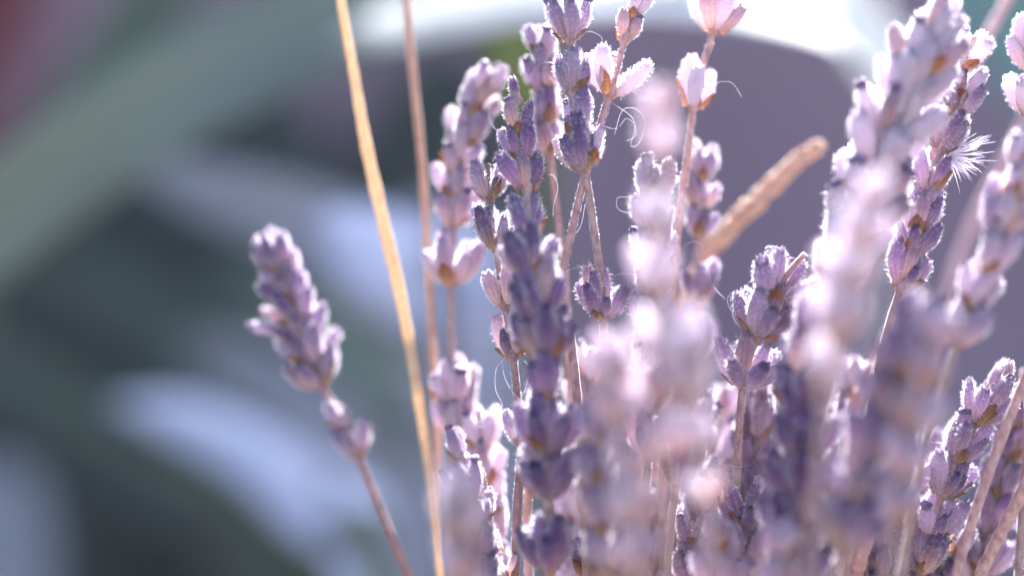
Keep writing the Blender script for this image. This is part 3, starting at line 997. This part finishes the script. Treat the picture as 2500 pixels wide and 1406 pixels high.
for i in range(len(path) - 1, 0, -1):
    tip_len += (path[i] - path[i - 1]).length
    if tip_len > 0.026:
        break
    for k in range(9):
        az = R.uniform(0, 6.28)
        t, a, b = fr[i]
        rd = a * math.cos(az) + b * math.sin(az)
        sp = math.radians(R.uniform(10, 26))
        d = t * math.cos(sp) + rd * math.sin(sp)
        q = Vector((0, 0, 1)).rotation_difference(d)
        j = R.uniform(0.8, 1.2)
        link('scale', scale_me, spike, Matrix.Translation(path[i].lerp(path[i - 1], R.random()) - org + rd * 0.0004) @ q.to_matrix().to_4x4() @ Matrix.Rotation(R.uniform(0, 6), 4, 'Z') @ Matrix.Scale(R.uniform(0.55, 0.95) * min(1, 0.55 + tip_len * 60), 4), (j, j, j))


# ------------------------------------------------------------------ fibres and the seed tuft
def fibre(label, pts, r=0.000016):
    path = catmull([P(*p) for p in pts], 8)
    org = path[0].copy()
    V, F = tube_data([p - org for p in path], [r] * len(path), 5)
    o = build('fibre', V, F, [M['fuzz']])
    o.location = org
    tag(o, label, 'fibre', 'stray white fibres')


fibre('white fibre hooking off the dark tip of the middle sprig', [(1330, 425, -1), (1352, 430, 0), (1362, 460, 0), (1352, 500, 0), (1350, 530, -2)])
fibre('white fibre arching from the crossing stem to the lone low whorl', [(1370, 668, 0), (1400, 655, -2), (1440, 650, -2), (1470, 668, 0)])
fibre('short white fibre beside the crossing stems', [(1428, 500, 0), (1420, 545, 0), (1405, 570, 0), (1380, 575, 1)])
fibre('kinked white fibre hanging below the tan seed spike', [(1705, 660, 2), (1730, 665, 2), (1735, 690, 2), (1755, 715, 2), (1770, 730, 2)])
fibre('looped white fibre between the slim lilac sprig and the seed spike', [(1672, 600, 2), (1690, 590, 2), (1712, 595, 2), (1714, 612, 2)])
fibre('curling white fibre off the crisp tilted sprig', [(1808, 800, 0), (1790, 775, 0), (1792, 745, 0), (1806, 735, 0)])
fibre('wavy white fibre drooping below the gold bracts of the thin grey sprig', [(1235, 870, 0), (1212, 900, 0), (1210, 950, 0), (1226, 985, 0), (1222, 1000, 0)])
fibre('long white fibre hanging along the thin grey stem', [(1225, 880, 0), (1232, 920, 0), (1250, 955, 0), (1268, 975, 0)])
fibre('white fibre curved on the far side of the thin grey stem', [(1280, 880, 0), (1292, 900, 0), (1285, 940, 0), (1272, 975, 0)])
fibre('white fibre stretched across the finger shaped lilac calyces', [(1765, 1135, 0), (1820, 1138, 0), (1870, 1112, 0), (1935, 1104, 0)])
fibre('white fibre trailing from the crisp whorl down the lilac sprig', [(1800, 960, 0), (1790, 1010, 0), (1798, 1040, 0), (1770, 1080, 0), (1745, 1095, 0)])
fibre('white fibre joining the lone low whorl to the slim lilac sprig', [(1480, 862, 0), (1515, 850, 0), (1535, 820, 0), (1560, 812, 0)])
fibre('round white fibre loop under the crisp outward bending sprig', [(2235, 1290, 1), (2190, 1290, 1), (2172, 1310, 1), (2190, 1340, 1), (2225, 1325, 1)])
fibre('tangled white fibre ring beside the leaning pale sprig', [(1500, 330, 1), (1520, 270, 1), (1555, 268, 1), (1575, 300, 1), (1560, 350, 1), (1540, 355, 1), (1550, 310, 1), (1530, 290, 1), (1512, 310, 1)])
fibre('fine white fibre coiled on the leaning pale sprig', [(1480, 250, 1), (1475, 240, 1), (1510, 262, 1), (1545, 290, 1), (1552, 330, 1), (1530, 345, 1)])
fibre('white fibre between the dark tip and the tall sprig', [(1290, 190, 2), (1315, 160, 2), (1330, 153, 2), (1360, 154, 2)])

R = random.Random(9)
V, F = [], []
o0 = P(2315, 378, -1)
for k in range(60):
    an = math.radians(R.uniform(-72, 38))
    L = R.uniform(60, 125) * PXM * (1.0 if abs(an) < 0.5 else 0.75)
    d = Vector((math.cos(an), R.uniform(-0.5, 0.4), math.sin(an))).normalized()
    p = [d * L * t + Vector((0, 0, 0.0006 * (t ** 2) * R.uniform(-1, 1))) for t in (0, 0.3, 0.6, 1.0)]
    v, f = tube_data(p, [0.00007, 0.00006, 0.00005, 0.00002], 4)
    b = len(V)
    V += v
    F += [tuple(q + b for q in ff) for ff in f]
t = build('seed_tuft', V, F, [M['fuzz']])
t.location = o0
tag(t, 'white feathery seed tuft caught on the crisp violet sprig', 'seed tuft')

R = random.Random(31)
heads = [(1400, 200, 'second whorl of the tall violet sprig'), (1530, 180, 'fluffy whorl of the leaning pale sprig'), (1520, 320, 'lower whorl of the leaning pale sprig'),
         (1250, 300, 'dark tip of the middle sprig'), (1275, 420, 'rusty whorl under the dark tip'), (1200, 560, 'top of the thin grey sprig'),
         (1470, 700, 'lone whorl down the tall stem'), (1560, 500, 'head of the slim lilac sprig'), (1560, 640, 'side of the slim lilac sprig'),
         (1850, 760, 'middle whorl of the tilted sprig'), (1820, 880, 'lowest whorl of the tilted sprig'), (1900, 690, 'end whorl of the tilted sprig'),
         (2290, 400, 'whorl under the seed tuft'), (2250, 520, 'gold bracted whorl of the crisp sprig'), (2340, 320, 'whorl above the seed tuft'),
         (2110, 300, 'upper side of the broad sprig'), (2050, 470, 'lower side of the broad sprig'), (2300, 1180, 'waist of the outward bending sprig'),
         (2380, 1060, 'shoulder of the outward bending sprig'), (2430, 950, 'tip of the outward bending sprig'), (1830, 1250, 'crumpled violet and white whorl'),
         (1650, 1090, 'urn shaped purple whorl'), (1240, 1040, 'low striped calyces of the thin sprig'), (1220, 700, 'middle of the thin grey sprig'),
         (1700, 220, 'pearly whorl of the slender sprig'), (1390, 60, 'top whorl of the tall violet sprig'), (2230, 650, 'lowest whorl of the crisp gold bracted sprig')]
for hx, hy, on in heads:
    for _ in range(1):
        sd = R.choice((-1, 1))
        x, y = hx + sd * R.uniform(20, 50), hy + R.uniform(-40, 40)
        ang = R.uniform(-1.2, 1.2) + (0 if sd > 0 else math.pi)
        pts, d0 = [(hx + sd * 12, y, R.uniform(-2, 2))], R.uniform(-3, 2)
        turn = R.uniform(-0.9, 0.9)
        for q in range(R.randrange(3, 7)):
            pts.append((x, y, d0))
            x += math.cos(ang) * R.uniform(12, 24)
            y -= math.sin(ang) * R.uniform(12, 24)
            ang += turn + R.uniform(-0.3, 0.3)
        path = catmull([P(*p) for p in pts], 5)
        org = path[0].copy()
        V, F = tube_data([p - org for p in path], [0.000013] * len(path), 4)
        o = build('wisp', V, F, [M['fuzz']])
        o.location = org
        tag(o, 'fine curled white wisp on the ' + on, 'wisp', 'curled wisps on the lavender')
